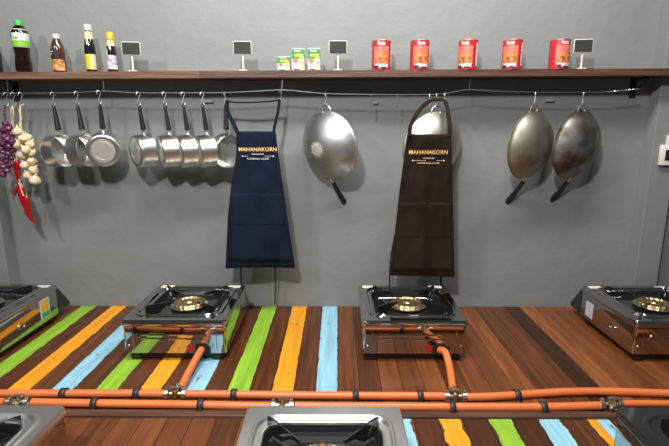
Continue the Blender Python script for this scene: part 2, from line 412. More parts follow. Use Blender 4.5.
def wok(u, yaw, label, material, R=.137, D=.078, y=WY, mark=True, tilt=10, roll=0):
    p = hook(u, 'steel s-hook holding the ' + label[1], 1.2)
    t = thing('wok', label[0], 'wok', p, group='woks on the wire')
    t.rotation_euler = (Matrix.Rotation(math.radians(roll), 3, 'Y') @ Matrix.Rotation(math.radians(yaw), 3, 'Z') @ Matrix.Rotation(math.radians(tilt), 3, 'X')).to_euler()
    zc = -.022-R; Ms = Matrix.Translation((0, 0, zc)) @ AX_NY
    prof = []; n = 14; Rs = (R*R+D*D)/(2*D); am = math.asin(min(1, R/Rs))
    for i in range(n+1):
        a = am*(1-i/n); prof.append((Rs*math.sin(a), Rs*math.cos(a)-(Rs-D)))
    prof[0] = (R, 0)
    inner = [(r*.985, z-.002) for r, z in reversed(prof)]
    prof = [(R+.003, -.003), (R+.003, -.001)]+prof+[(0, prof[-1][1]-.002)]+inner[1:]+[(R+.0005, -.004), (R+.003, -.003)]
    bm = NB(); lathe(bm, prof, 56, Ms)
    body = obj('bowl', bm, material, t, ang=50)
    if mark:
        bm = NB(); lathe(bm, [(.027, D-.004), (.027, D-.0004), (.020, D+.0012), (.0, D+.0014)], 24, Ms)
        for k in range(14):
            a = 2*PI*k/14; lathe(bm, [(.0026, D-.006), (.0026, D-.0018), (0, D-.0015)], 6, Ms @ Matrix.Translation((.031*math.cos(a), .031*math.sin(a), 0)))
        obj('burnt_base_mark', bm, mat('burnt_base', (.36, .33, .29), .8, 0, var=.4, vscale=90), body)
    bm = NB()
    a0 = [(-.021, -.004, -.034), (-.022, -.001, -.018), (-.014, .0, -.004), (0, 0, .0005), (.014, 0, -.004), (.022, -.001, -.018), (.021, -.004, -.034)]
    tube(bm, smoothpath(a0, 4), .003, 8); obj('loop_handle', bm, STEEL, t)
    bm = NB()
    d = Vector((0, math.sin(math.radians(31)), -math.cos(math.radians(31)))); s = Vector((0, -.004, zc-R+.003))
    tube(bm, [s-d*.004, s+d*.026], [.006, .0055], 8); obj('handle_socket', bm, STEEL, t)
    bm = NB(); e_ = s+d*.022
    tube(bm, smoothpath([e_, e_+d*.035, e_+d*.075, e_+d*.110+Vector((0, .002, 0)), e_+d*.128], 4), [.0085]*4+[.0100]*4+[.0110]*4+[.0120]*3+[.0105, .007], 12); obj('handle', bm, BLACK, t)
    return t
wok(326, -38, ('silver wok with a pale burnt ring on its base, beside the navy apron', 'silver wok beside the navy apron'), wok_material('silver_wok_metal', (.47, .47, .47), (.33, .315, .30), .05), roll=2)
wok(437, 24, ('silver wok mostly hidden behind the brown apron', 'silver wok behind the brown apron'), wok_material('dull_wok_metal', (.60, .58, .52), (.50, .46, .36), .05), mark=False, roll=-3)
wok(535.5, 35, ('olive grey wok with its black handle pointing down, next to the brown stained one', 'olive grey wok'), wok_material('olive_wok_metal', (.46, .43, .35), (.34, .31, .25), .05), mark=False, roll=-7)
wok(583.5, 30, ('brown stained steel wok nearest the grey pilaster', 'brown stained wok'), wok_material('stained_wok_metal', (.36, .345, .33), (.13, .085, .055), .12), mark=False, roll=-6)
hook(372, 'empty steel s-hook further from the brown apron', .9); hook(398, 'empty steel s-hook nearer the brown apron', .9)

# ------------------------------------------------------------------ aprons
NAVY = mat('navy_cotton', (.0055, .0095, .022), .9, bump=.3, bscale=260, var=.15, vscale=14)
BROWN = mat('brown_cotton', (.017, .0095, .0065), .9, bump=.3, bscale=260, var=.15, vscale=14)
for m_ in (NAVY, BROWN): m_.node_tree.nodes['Principled BSDF'].inputs['Specular IOR Level'].default_value = .15
def interp(tab, v):
    for a, b in zip(tab, tab[1:]):
        if a[0] <= v <= b[0]:
            f = (v-a[0])/(b[0]-a[0]); return a[1]+(b[1]-a[1])*f
    return tab[0][1] if v < tab[0][0] else tab[-1][1]
def apron(name, label, material, left, right, v0, v1, yf, sag, neck, ties, pocket, words, base):
    o = base
    t = thing(name, label, 'apron', o)
    def fold(f, g): return .008*math.sin(f*8+g*2.3)*(.25+g)+.005*math.sin(f*19-g*5)*g+.009*noise.noise(Vector((f*3.2, g*4.5, base.x*9)))+.0045*noise.noise(Vector((f*9, g*11, base.x*9)))
    def pt(u_, v, f, g, dy=0): 
        y = yf(g)+fold(f, g)+dy; return at(u_, v, y)-o
    def sheet(vs0, vs1, f0, f1, dy, nr, nc, m, nm, parent, rim=0):
        bm = NB(); rows = []
        for i in range(nr+1):
            v = vs0+(vs1-vs0)*i/nr; g = (v-v0)/(v1-v0); row = []
            for j in range(nc+1):
                f = f0+(f1-f0)*j/nc; L_, R_ = interp(left, v), interp(right, v)
                vv = v+(sag(f) if i == nr and vs1 >= v1-.1 else 0)
                row.append(bm.verts.new(pt(L_+(R_-L_)*f, vv, f, g, dy)))
            rows.append(row)
        for a, b in zip(rows, rows[1:]):
            for j in range(nc): bm.faces.new((a[j], a[j+1], b[j+1], b[j]))
        ob = obj(nm, bm, m, parent, ang=60)
        s = ob.modifiers.new('thickness', 'SOLIDIFY'); s.thickness = .0016; s.offset = 0
        return ob
    body = sheet(v0, v1, 0, 1, 0, 40, 28, material, 'apron_body', t)
    (pv0, pv1, pf0, pf1, seams) = pocket
    pk = sheet(pv0, pv1, pf0, pf1, -.0022, 14, 20, material, 'pocket', t)
    bm = NB()
    for (sa, sb) in seams:       # stitched seams
        P = []
        for i in range(13):
            f = sa[0]+(sb[0]-sa[0])*i/12; v = sa[1]+(sb[1]-sa[1])*i/12; g = (v-v0)/(v1-v0); L_, R_ = interp(left, v), interp(right, v)
            P.append(pt(L_+(R_-L_)*f, v, f, g, -.0036))
        tube(bm, P, .0008, 5)
    obj('seam', bm, material, pk)
    bm = NB()
    for path in neck: tube(bm, smoothpath([at(u_, v, y)-o for u_, v, y in path], 6), .0078, 8, flat=.35)
    obj('neck_strap', bm, material, t)
    for path in ties:
        bm = NB(); tube(bm, smoothpath([at(u_, v, y)-o for u_, v, y in path], 5), .0035, 6, flat=.4); obj('waist_tie', bm, mat('black_tie', (.01, .01, .014), .8), t)
    for (s, u_, v, size, wpx, m, off) in words:
        g = (v-v0)/(v1-v0); L_, R_ = interp(left, v), interp(right, v); f = (u_-L_)/(R_-L_)
        c = pt(u_, v, f, g, -.0022); w_ = (at(u_+wpx/2, v, yf(g))-at(u_-wpx/2, v, yf(g))).x
        if s == '-':
            bm = NB(); box(bm, -w_/2, w_/2, -.0003, .0003, -.0006, .0006); lathe(bm, [(0, -.0004), (.003, -.0004), (.003, .0004), (0, .0004)], 8, Matrix.Translation((-w_/2, 0, 0)) @ AX_NY); lathe(bm, [(0, -.0004), (.003, -.0004), (.003, .0004), (0, .0004)], 8, Matrix.Translation((w_/2, 0, 0)) @ AX_NY)
        else: bm = text_bm(s, size, offset=off, width=w_)
        for q in bm.verts:
            X = q.co.x; uu = u_+X/w_*wpx; ff = (uu-L_)/(R_-L_); vv = v-q.co.z/.0038; q.co.x += c.x; q.co.z += c.z
            gg = (vv-v0)/(v1-v0); q.co.y += yf(gg)+fold(ff, gg)-.0030-o.y
        obj('printed_line', bm, m, t, smooth=False)
    return t
hook(225.8, 'steel s-hook holding the strap corner of the navy apron beside the saucepans', 1.3) if False else None
p = hook(281, 'steel s-hook holding the navy apron strap on its wok side', 1.2)
yn = lambda g: -.142-.012*math.sin(min(1, g*1.4)*PI/2)+.02*g
apron('apron', 'navy blue cooking class apron hanging between saucepans and silver wok', NAVY,
      [(131, 236.5), (140, 236), (150, 236.3), (160, 235.6), (170, 233.5), (180, 231.8), (215, 228), (268, 225.6)], [(131, 275.6), (150, 277.8), (165, 280), (200, 285), (235, 290), (265, 295)],
      131.3, 267.4, yn, lambda f: 1.0-3.5*f+3*f*f,
      [[(227, 100.5, -.118), (228, 112, -.128), (233.5, 124, -.138), (238, 133, -.145)], [(227, 101.5, -.118), (238, 102.5, -.121), (255, 102.3, -.124), (270, 101.3, -.121), (279.5, 100, -.119)], [(279.5, 100, -.119), (278, 112, -.127), (275.5, 122, -.133), (273.5, 133, -.137)]],
      [[(241, 258, -.118), (241, 275, -.05), (242, 300, -.03)], [(274.5, 258, -.118), (275.5, 280, -.06), (275, 304, -.04)]],
      (191.8, 262, .04, .96, [((.04, 191.8), (.96, 192.2)), ((.04, 224), (.96, 224)), ((.58, 192), (.56, 262)), ((.04, 262), (.96, 262))]),
      [('MAHANAKORN', 257.3, 149.6, .021, 38, GOLD, .00025), ('ONLINE', 257.5, 154.2, .006, 12, PALE, .0001), ('-', 257.5, 156.3, 0, 31, PALE, 0), ('COOKING CLASS', 257.7, 158.9, .0078, 22, PALE, .0001)], at(260, 100, -.12))
hook(430, 'steel s-hook at the saucepan end of the brown apron strap', 1.2); hook(445, 'steel s-hook at the pilaster end of the brown apron strap', 1.2)
yb = lambda g: -.205+.055*min(1, g*1.3)
apron('apron', 'dark brown cooking class apron hanging in front of a wok', BROWN,
      [(134, 407.2), (150, 405), (195, 399), (235, 394.5), (276, 389.6)], [(134, 451), (160, 451.8), (200, 453), (276, 454.6)],
      134.2, 275.5, yb, lambda f: 1.5*f,
      [[(409.5, 136, -.207), (411, 125, -.205), (418, 112, -.19), (425, 104.5, -.15), (431, 100.5, -.125), (438, 99.6, -.12), (445, 101.5, -.125), (448, 112, -.17), (449.5, 124, -.2), (449.5, 136, -.207)]],
      [[(404, 170, -.16), (399, 215, -.13), (390.5, 260, -.1), (390, 296, -.05)], [(440, 262, -.14), (441, 280, -.06), (441, 300, -.04)]],
      (201, 272, .03, .97, [((.03, 201), (.97, 201)), ((.03, 236), (.97, 236.5)), ((.53, 201), (.52, 272)), ((.03, 272), (.97, 272))]),
      [('MAHANAKORN', 428.3, 152.4, .022, 38, GOLD, .00025), ('ONLINE', 428.5, 158.3, .006, 11, PALE, .0001), ('-', 428.5, 160.6, 0, 31, PALE, 0), ('COOKING CLASS', 428.5, 163.2, .0078, 22, GOLD, .0001)], at(432, 100, -.13))

# ------------------------------------------------------------------ garlic, shallots, chillies
GARLIC = mat('garlic_skin', (.66, .50, .33), .55, bump=.25, bscale=80, var=.2, vscale=30); SHAL = mat('shallot_skin', (.10, .018, .055), .3, var=.5, vscale=30, bump=.1)
CORD = mat('straw_cord', (.62, .47, .26), .8, bump=.4, bscale=150); CHILI = mat('chilli_skin', (.27, .004, .008), .16, var=.25, vscale=20); STEM = mat('chilli_stem', (.42, .36, .16), .5)
def bulbmesh(R, lob, nm):
    bm = NB(); lathe(bm, [(0, -R*.78), (R*.3, -R*.80), (R*.8, -R*.55), (R, -R*.1), (R*.9, R*.32), (R*.55, R*.65), (R*.25, R*.9), (R*.16, R*1.3), (0, R*1.35)], 24, wob=lambda a, z: 1+lob*abs(math.cos(a*3)) - lob*.5)
    return bm
def braid(name, label, cat, hx, pts, R, material, lob, part, cords):
    o = Vector(at(*hx)); t = thing(name, label, cat, o)
    first = None
    for i, (u_, v, y) in enumerate(pts):
        q = at(u_, v, y)-o
        if first is None: first = obj(part, bulbmesh(R, lob, part), material, t); ob = first
        else: ob = first.copy(); COL.objects.link(ob); ob.parent = t
        s = random.uniform(.88, 1.12); ob.location = q; ob.scale = (s, s, s*random.uniform(.9, 1.0)); ob.rotation_euler = (random.uniform(-.5, .5), random.uniform(-.7, .7), random.uniform(0, 6))
    for path in cords:
        bm = NB()
        P = smoothpath([at(u_, v, y)-o for u_, v, y in path], 8)
        tube(bm, P, .0032, 6); Q = [p_+Vector((.004*math.cos(i*.9), .004*math.sin(i*.9), 0)) for i, p_ in enumerate(P)]; tube(bm, Q, .0022, 6); obj('cord', bm, CORD if part != 'shallot' else SHAL, t)
    return t
G = [(57, 133), (60, 172), (72, 208), (78, 238), (88, 270), (86, 150), (96, 172), (98, 198), (102, 228), (108, 255), (112, 287), (74, 155), (82, 190)]
p = hook(20, 'steel s-hook holding the garlic braid', .7)
braid('garlic_braid', 'braid of pale garlic bulbs hanging between the shallots and the saucepans', 'garlic', (20.5, 105, WY),
      [(x/3.19, 90+y/3.19, WY+(-.012 if i < 11 else -.03)+random.uniform(-.008, .008)) for i, (x, y) in enumerate(G)], .0198, GARLIC, .14, 'garlic_bulb',
      [[(20.3, 105, WY), (20.5, 118, WY), (22, 135, WY), (25, 150, WY), (29, 168, WY), (33, 178, WY)]])
p = hook(5, 'steel s-hook holding the purple shallot string', .7)
S = [(18, 108), (30, 122), (12, 128), (38, 140), (14, 148), (26, 156), (40, 164), (10, 172), (28, 178), (40, 192), (12, 196), (26, 202), (8, 220), (22, 226), (38, 216), (30, 240), (10, 244), (22, 256), (8, 268)]
braid('shallot_string', 'string of glossy purple shallots at the shelf end beside the garlic', 'shallots', (5, 105, WY),
      [(x/3.19, 90+y/3.19, WY+random.uniform(-.02, .006)) for x, y in S], .0145, SHAL, .02, 'shallot', [[(5, 105, WY), (4.6, 118, WY), (6, 140, WY), (4, 170, WY)]])
p = hook(12.5, 'steel s-hook holding the red chilli bunch', .7)
o = at(12.5, 105, WY); t = thing('chilli_bunch', 'bunch of shiny red chillies on a pale cord below the garlic', 'chillies', o)
bm = NB(); tube(bm, smoothpath([at(a, b, y)-o for a, b, y in ((12.5, 105, WY), (11, 112, WY), (12, 125, -.1), (15.5, 150, -.1), (18, 165, -.12), (20, 185, -.135), (23.5, 196, -.14))], 6), .0022, 6); tube(bm, smoothpath([at(a, b, y)-o for a, b, y in ((12.5, 105, WY), (13.5, 114, WY), (13.5, 125, -.1), (16, 150, -.1))], 6), .0022, 6); obj('cord', bm, CORD, t)
for path, R in (([(17, 160), (18, 168), (18.5, 178), (19, 187)], .010), ([(15, 161), (15.5, 170), (17, 181)], .007), ([(19, 183), (20, 192), (22, 202), (25, 210)], .011), ([(16.5, 187), (15, 194), (13, 199)], .006), ([(22, 186), (24, 196), (22, 206)], .008), ([(26.5, 197), (27, 206), (29, 214), (32.5, 220), (37, 224.5)], .0135)):
    P = smoothpath([at(a, b, -.13)-o for a, b in path], 5); n = len(P)
    bm = NB(); tube(bm, P, [R*max(.12, (min(1, .55+i/n*3))*(1-(i/(n-1))**2.2)) for i in range(n)], 12); c = obj('chilli', bm, CHILI, t)
    bm = NB(); d = (P[0]-P[1]).normalized(); tube(bm, [P[0]+d*.012, P[0]+d*.002, P[0]-d*.003], [.0018, .002, R*.62], 8); obj('stem', bm, STEM, c)

# ------------------------------------------------------------------ things on the shelf
SHY = -.097
def shp(u, y=SHY):
    x = at(u, 70, y).x; return Vector((x, y, shz(x)))
COLA = mat('cola_bottle', (.010, .003, .003), .08, coat=.6)
GCAP = mat('green_cap', (.05, .42, .08), .35); GLAB = mat('green_label', (.17, .42, .03), .4); LABW = mat('white_label', (.50, .56, .48), .4)
TEA = mat('brown_drink', (.06, .022, .010), .15, coat=.5); SOY = mat('soy_sauce', (.008, .007, .010), .1, coat=.5)
YEL = mat('yellow_label', (.60, .42, .02), .4, var=.15, vscale=60); PINK = mat('mixed_pink_label', (.75, .45, .42), .4, var=.5, vscale=45)
CREAM = mat('cream_label', (.55, .50, .27), .4); YCAP = mat('yellow_cap', (.62, .36, .012), .35); FOOD = mat('noodle_picture', (.50, .22, .07), .5, var=.9, vscale=70)
DKLAB = mat('dark_label', (.02, .018, .02), .4); CLEARLIQ = mat('amber_liquid', (.05, .02, .01), .1, coat=.5)
def part_lathe(nm, prof, m, t, n=28): bm = NB(); lathe(bm, prof, n); return obj(nm, bm, m, t)
def patch(nm, t, R, a0, a1, z0, z1, m, n=8, dr=.0008):
    """curved label patch; angle 0 faces the room (-y)"""
    bm = NB(); rows = []
    for z in (z0, z1):
        for r in (R+dr, R+.0001): rows.append([bm.verts.new((r*math.sin(a0+(a1-a0)*i/n), -r*math.cos(a0+(a1-a0)*i/n), z)) for i in range(n+1)])
    for i in range(n):
        bm.faces.new((rows[0][i], rows[0][i+1], rows[2][i+1], rows[2][i])); bm.faces.new((rows[1][i], rows[1][i+1], rows[3][i+1], rows[3][i])); bm.faces.new((rows[0][i], rows[0][i+1], rows[1][i+1], rows[1][i])); bm.faces.new((rows[2][i], rows[2][i+1], rows[3][i+1], rows[3][i]))
    for i in (0, n): bm.faces.new((rows[0][i], rows[2][i], rows[3][i], rows[1][i]))
    return obj(nm, bm, m, t)
def curved_text(nm, t, s, size, wd, R, z, m, a=0, off=.0003):
    bm = text_bm(s, size, depth=.0002, offset=off, width=wd)
    for v in bm.verts:
        th = v.co.x/R+a; r = R-v.co.y; v.co = Vector((r*math.sin(th), -r*math.cos(th), v.co.z+z))
    return obj(nm, bm, m, t, smooth=False)
def cola(u, label):
    t = thing('drink_bottle', label, 'bottle', shp(u)); t.scale = (.98, .98, .935)
    b = part_lathe('bottle_body', [(0, .002), (.022, 0), (.029, .006), (.030, .03), (.0275, .055), (.026, .072), (.0295, .095), (.031, .108), (.031, .155), (.026, .172), (.014, .185), (.0125, .188), (0, .188)], COLA, t)
    part_lathe('cap', [(.0125, .184), (.0150, .185), (.0150, .204), (.0135, .206), (0, .206)], GCAP, t)
    lb = part_lathe('label_sleeve', [(.0305, .098), (.0318, .100), (.0318, .150), (.027, .169), (.0262, .169)], LABW, t)
    patch('green_band', lb, .0318, -1.6, 1.6, .101, .124, GLAB, 20); patch('dark_lettering', lb, .0318, -.75, -.5, .135, .150, DKLAB); patch('dark_lettering', lb, .0318, -.2, .3, .131, .134, DKLAB)
    return t
cola(24.5, 'tall dark cola bottle with green cap and green and white label')
t = thing('drink_bottle', 'dark bottle cut off by the edge at the shelf end', 'bottle', shp(-5.5))
part_lathe('bottle_body', [(0, .002), (.022, 0), (.029, .006), (.030, .05), (.029, .075), (.020, .10), (.011, .13), (.011, .14), (0, .14)], COLA, t); part_lathe('cap', [(.012, .135), (.013, .136), (.013, .148), (0, .149)], RED, t)
t = thing('drink_bottle', 'small brown drink bottle with white cap and noodle picture label', 'bottle', shp(60))
part_lathe('bottle_body', [(0, .001), (.020, 0), (.0245, .005), (.0245, .035), (.0235, .05), (.0245, .065), (.0245, .085), (.020, .105), (.0125, .122), (.011, .127), (0, .127)], TEA, t)
part_lathe('cap', [(.011, .124), (.0135, .125), (.0135, .139), (.012, .141), (0, .141)], WHITE, t)
lb = patch('label', t, .0246, -1.35, .2, .052, .085, DKLAB, 14); patch('noodle_picture', t, .0246, -1.35, 1.35, .006, .047, FOOD, 18)
curved_text('lettering', lb, 'NOODLE', .008, .022, .0256, .076, WHITE, -.5) if False else None
patch('white_lettering', lb, .0256, -1.1, -.2, .073, .077, WHITE, 8); patch('white_lettering', lb, .0256, -1.1, -.4, .064, .067, WHITE, 8)
t = thing('sauce_bottle', 'tall soy sauce bottle with white cap and yellow and black labels', 'bottle', shp(92))
part_lathe('bottle_body', [(0, .001), (.017, 0), (.0195, .004), (.0195, .066), (.0205, .075), (.0195, .095), (.016, .118), (.012, .135), (.0105, .155), (0, .156)], SOY, t)
part_lathe('cap', [(.0105, .152), (.0145, .153), (.0145, .173), (.013, .175), (0, .175)], WHITE, t)
part_lathe('neck_label', [(.0163, .122), (.0170, .122), (.0140, .148), (.0125, .149)], CREAM, t)
patch('front_label', t, .0197, -1.5, .3, .010, .066, YEL, 16); patch('side_label', t, .0197, .3, 1.5, .010, .066, CREAM, 10); patch('white_lettering', t, .0186, -.05, .25, .100, .122, WHITE, 4, dr=.003)
t = thing('sauce_bottle', 'slim sauce bottle with yellow cap and white and pink labels', 'bottle', shp(113))
part_lathe('bottle_body', [(0, .001), (.017, 0), (.019, .004), (.019, .060), (.018, .080), (.014, .10), (.0115, .118), (.0105, .122), (0, .122)], SOY, t)
part_lathe('cap', [(.0105, .118), (.0145, .119), (.0145, .143), (.012, .147), (0, .147)], YCAP, t)
part_lathe('neck_label', [(.0150, .096), (.0158, .096), (.0138, .117), (.0125, .117)], CREAM, t)
lb = patch('front_label', t, .0192, -1.5, 1.5, .012, .062, mat('white_blue_label', (.40, .34, .46), .4, var=.8, vscale=60), 18); patch('pink_band', lb, .020, -1.4, 1.4, .010, .026, PINK, 16); patch('shoulder_label', t, .0182, -1.2, -.4, .06, .085, CREAM, 6)
# little blackboards
def board(u, label, first=None, rz=0):
    p = shp(u, -.113)
    if first: return dup(first, p, (0, 0, rz), label)
    t = thing('mini_blackboard', label, 'blackboard', p, (0, 0, rz), group='little blackboards on the shelf')
    BW = mat('pale_wood', (.58, .51, .38), .6); BLK = mat('chalkboard', (.014, .014, .016), .7, var=.2)
    bm = NB(); box(bm, -.016, .016, -.014, .014, 0, .004, bev=.001); obj('foot', bm, BW, t)
    bm = NB(); box(bm, -.0032, .0032, -.002, .002, .0035, .062); obj('stick', bm, BW, t)
    bm = NB(); box(bm, -.0345, .0345, -.006, -.002, .060, .109, bev=.001); obj('frame', bm, mat('whitewashed_wood', (.58, .55, .48), .6), t)
    bm = NB(); box(bm, -.0322, .0322, -.0072, -.0055, .0625, .1065); obj('slate', bm, BLK, t)
    return t
b0 = board(133.3, 'little white framed blackboard beside the yellow capped sauce bottle', rz=.12)
board(243.5, 'little white framed blackboard standing alone between sauce bottles and cartons', b0, .02)
board(338, 'little white framed blackboard between the cartons and the red cans', b0, 0)
board(580.5, 'little white framed blackboard past the last red can', b0, -.12)
# coconut cartons
CG = mat('carton_green', (.020, .20, .030), .45, var=.4, vscale=70); CY = mat('carton_yellow', (.45, .50, .03), .45, var=.3, vscale=80)
CR = mat('carton_fruit', (.60, .14, .05), .45, var=.3, vscale=60); CP = mat('carton_peach', (.60, .36, .26), .5, var=.3, vscale=60)
def carton(u, h, label, first=None):
    if first: return dup(first, shp(u, -.112), (0, 0, 0), label)
    t = thing('drink_carton', label, 'carton', shp(u, -.112), group='green and white cartons'); wd = .0485; x = wd/2; y0 = -.016
    bm = NB(); box(bm, -x, x, y0, .016, 0, h, bev=.0012); c = obj('carton_body', bm, WHITE, t)
    def pn(nm, x0, x1, z0, z1, m, d=.0006): bm = NB(); box(bm, x0*wd, x1*wd, y0-d, y0+.0001, z0*h, z1*h); return obj(nm, bm, m, c, smooth=False)
    pn('green_panel', -.5, .49, .52, .95, CG); pn('yellow_lettering', -.30, .40, .62, .74, CY, .0009); pn('yellow_lettering', .1, .44, .53, .62, CY, .0009); pn('peach_panel', .12, .49, .02, .48, CP)
    pn('white_lettering', -.3, .2, .84, .89, WHITE, .0009)
    bm = NB(); lathe(bm, [(0, 0), (.0095, 0), (.0095, .001), (0, .001)], 16, Matrix.Translation((-.22*wd, y0+.0002, .44*h)) @ AX_NY @ Matrix.Scale(.75 if h < .06 else 1, 4)); obj('fruit_picture', bm, CR, c)
    pn('dark_lettering', -.35, .1, .02, .06, mat('carton_dark', (.05, .04, .04), .5))
    return t
carton(284.2, .052, 'short green and white carton beside two taller ones')
c1 = carton(298.7, .081, 'tall green and white carton in the middle of the three cartons'); carton(314.2, .081, 'tall green and white carton next to the blackboard, last of the three', c1)
# red cans
CANR = mat('can_red', (.42, .022, .028), .35); CANP = mat('can_salmon', (.62, .14, .10), .4, var=.2, vscale=40); CURRY = mat('curry_picture', (.50, .14, .04), .45, var=.8, vscale=75); TIN = mat('tin_lid', (.7, .68, .62), .3, 1.0)
def can(u, rz, label, first=None):
    if first: return dup(first, shp(u), (0, 0, rz), label)
    t = thing('food_can', label, 'can', shp(u), (0, 0, rz), group='red cans on the shelf'); R = .0365; H = .109
    part_lathe('can_body', [(0, .002), (R-.002, .0), (R, .002), (R-.0006, .005), (R-.0006, H-.005), (R, H-.002), (R-.001, H), (R-.0025, H-.0004), (R-.003, H-.004), (0, H-.004)], mat('can_rim', (.30, .20, .15), .5, .8), t, 36)
    w_ = part_lathe('paper_label', [(R-.001, .001), (R+.0002, .001), (R+.0002, H-.003), (R-.001, H-.003)], CANR, t, 40)
    patch('salmon_panel', w_, R+.0002, -.95, .75, .020, .086, CANP, 16)
    pc = patch('curry_picture', w_, R+.001, -.70, .74, .022, .060, CURRY, 14, dr=.0005)
    patch('white_bowl', w_, R+.001, -.75, .65, .009, .022, WHITE, 14, dr=.0007); patch('dark_spot', w_, R+.0017, -.75, -.35, .007, .016, DKLAB, 6, dr=.0004); patch('dark_spot', w_, R+.0017, -.1, .4, .007, .011, DKLAB, 6, dr=.0004)
    patch('white_side_panel', w_, R+.0002, 1.2, 1.5, .014, .098, mat('ingredients_panel', (.68, .62, .58), .5, var=.3, vscale=120), 4)
    curved_text('lettering', w_, 'Roza', .020, .030, R+.0005, .0965, WHITE, -.08, .0007)
    return t
k0 = can(381, 0, 'red curry can nearest the blackboard beside the cartons'); can(419, .12, 'red curry can, second of the row counted from the cartons', k0)
can(467, -.5, 'red curry can in the middle of the five cans', k0); can(511, -.5, 'red curry can, fourth of the row counted from the cartons', k0); can(557.7, .18, 'red curry can beside the last little blackboard', k0)
# small clips on the wall
def wall_clip(u, v, label, wd=.03):
    p = at(u, v, 0); bm = NB(); box(bm, -wd/2, wd/2, -.010, -.0005, -.006, .006, bev=.0015); box(bm, -wd/2+.004, -.002, -.013, -.0101, -.004, .004); box(bm, .002, wd/2-.004, -.013, -.0101, -.004, .004)
    o = obj('wall_clip', bm, mat('clip_grey', (.25, .25, .24), .5), None); o.location = p; tag(o, label, 'clip', 'small clips on the wall')
wall_clip(208, 101.5, 'small grey clip on the wall above the row of saucepans', .045); wall_clip(375.5, 103, 'small grey clip on the wall above the gap between wok and brown apron', .02); wall_clip(549, 100.5, 'small grey clip on the wall between the last two woks', .035)

# switch box on the pilaster
p = at(657, 165, -.066); t = thing('breaker_box', 'white electrical breaker box on the grey pilaster', 'electrical box', (p.x, -.0655, p.z))
CRM = mat('cream_plastic', (.66, .64, .58), .4)
bm = NB(); box(bm, 0, .075, -.018, 0, 0, .082, bev=.003); obj('housing', bm, CRM, t)
bm = NB(); box(bm, .016, .066, -.020, -.0175, .020, .062); obj('switch_window', bm, BLACK, t)
bm = NB(); box(bm, .034, .046, -.025, -.0195, .030, .048, bev=.001); obj('switch_lever', bm, CRM, t)
bm = NB(); box(bm, .022, .068, -.014, 0, .082, .12, bev=.002); obj('upper_cover', bm, CRM, t)
bm = NB(); tube(bm, [(.05, -.0125, .12), (.05, -.0125, .9)], .011, 12); obj('conduit', bm, CRM, t)

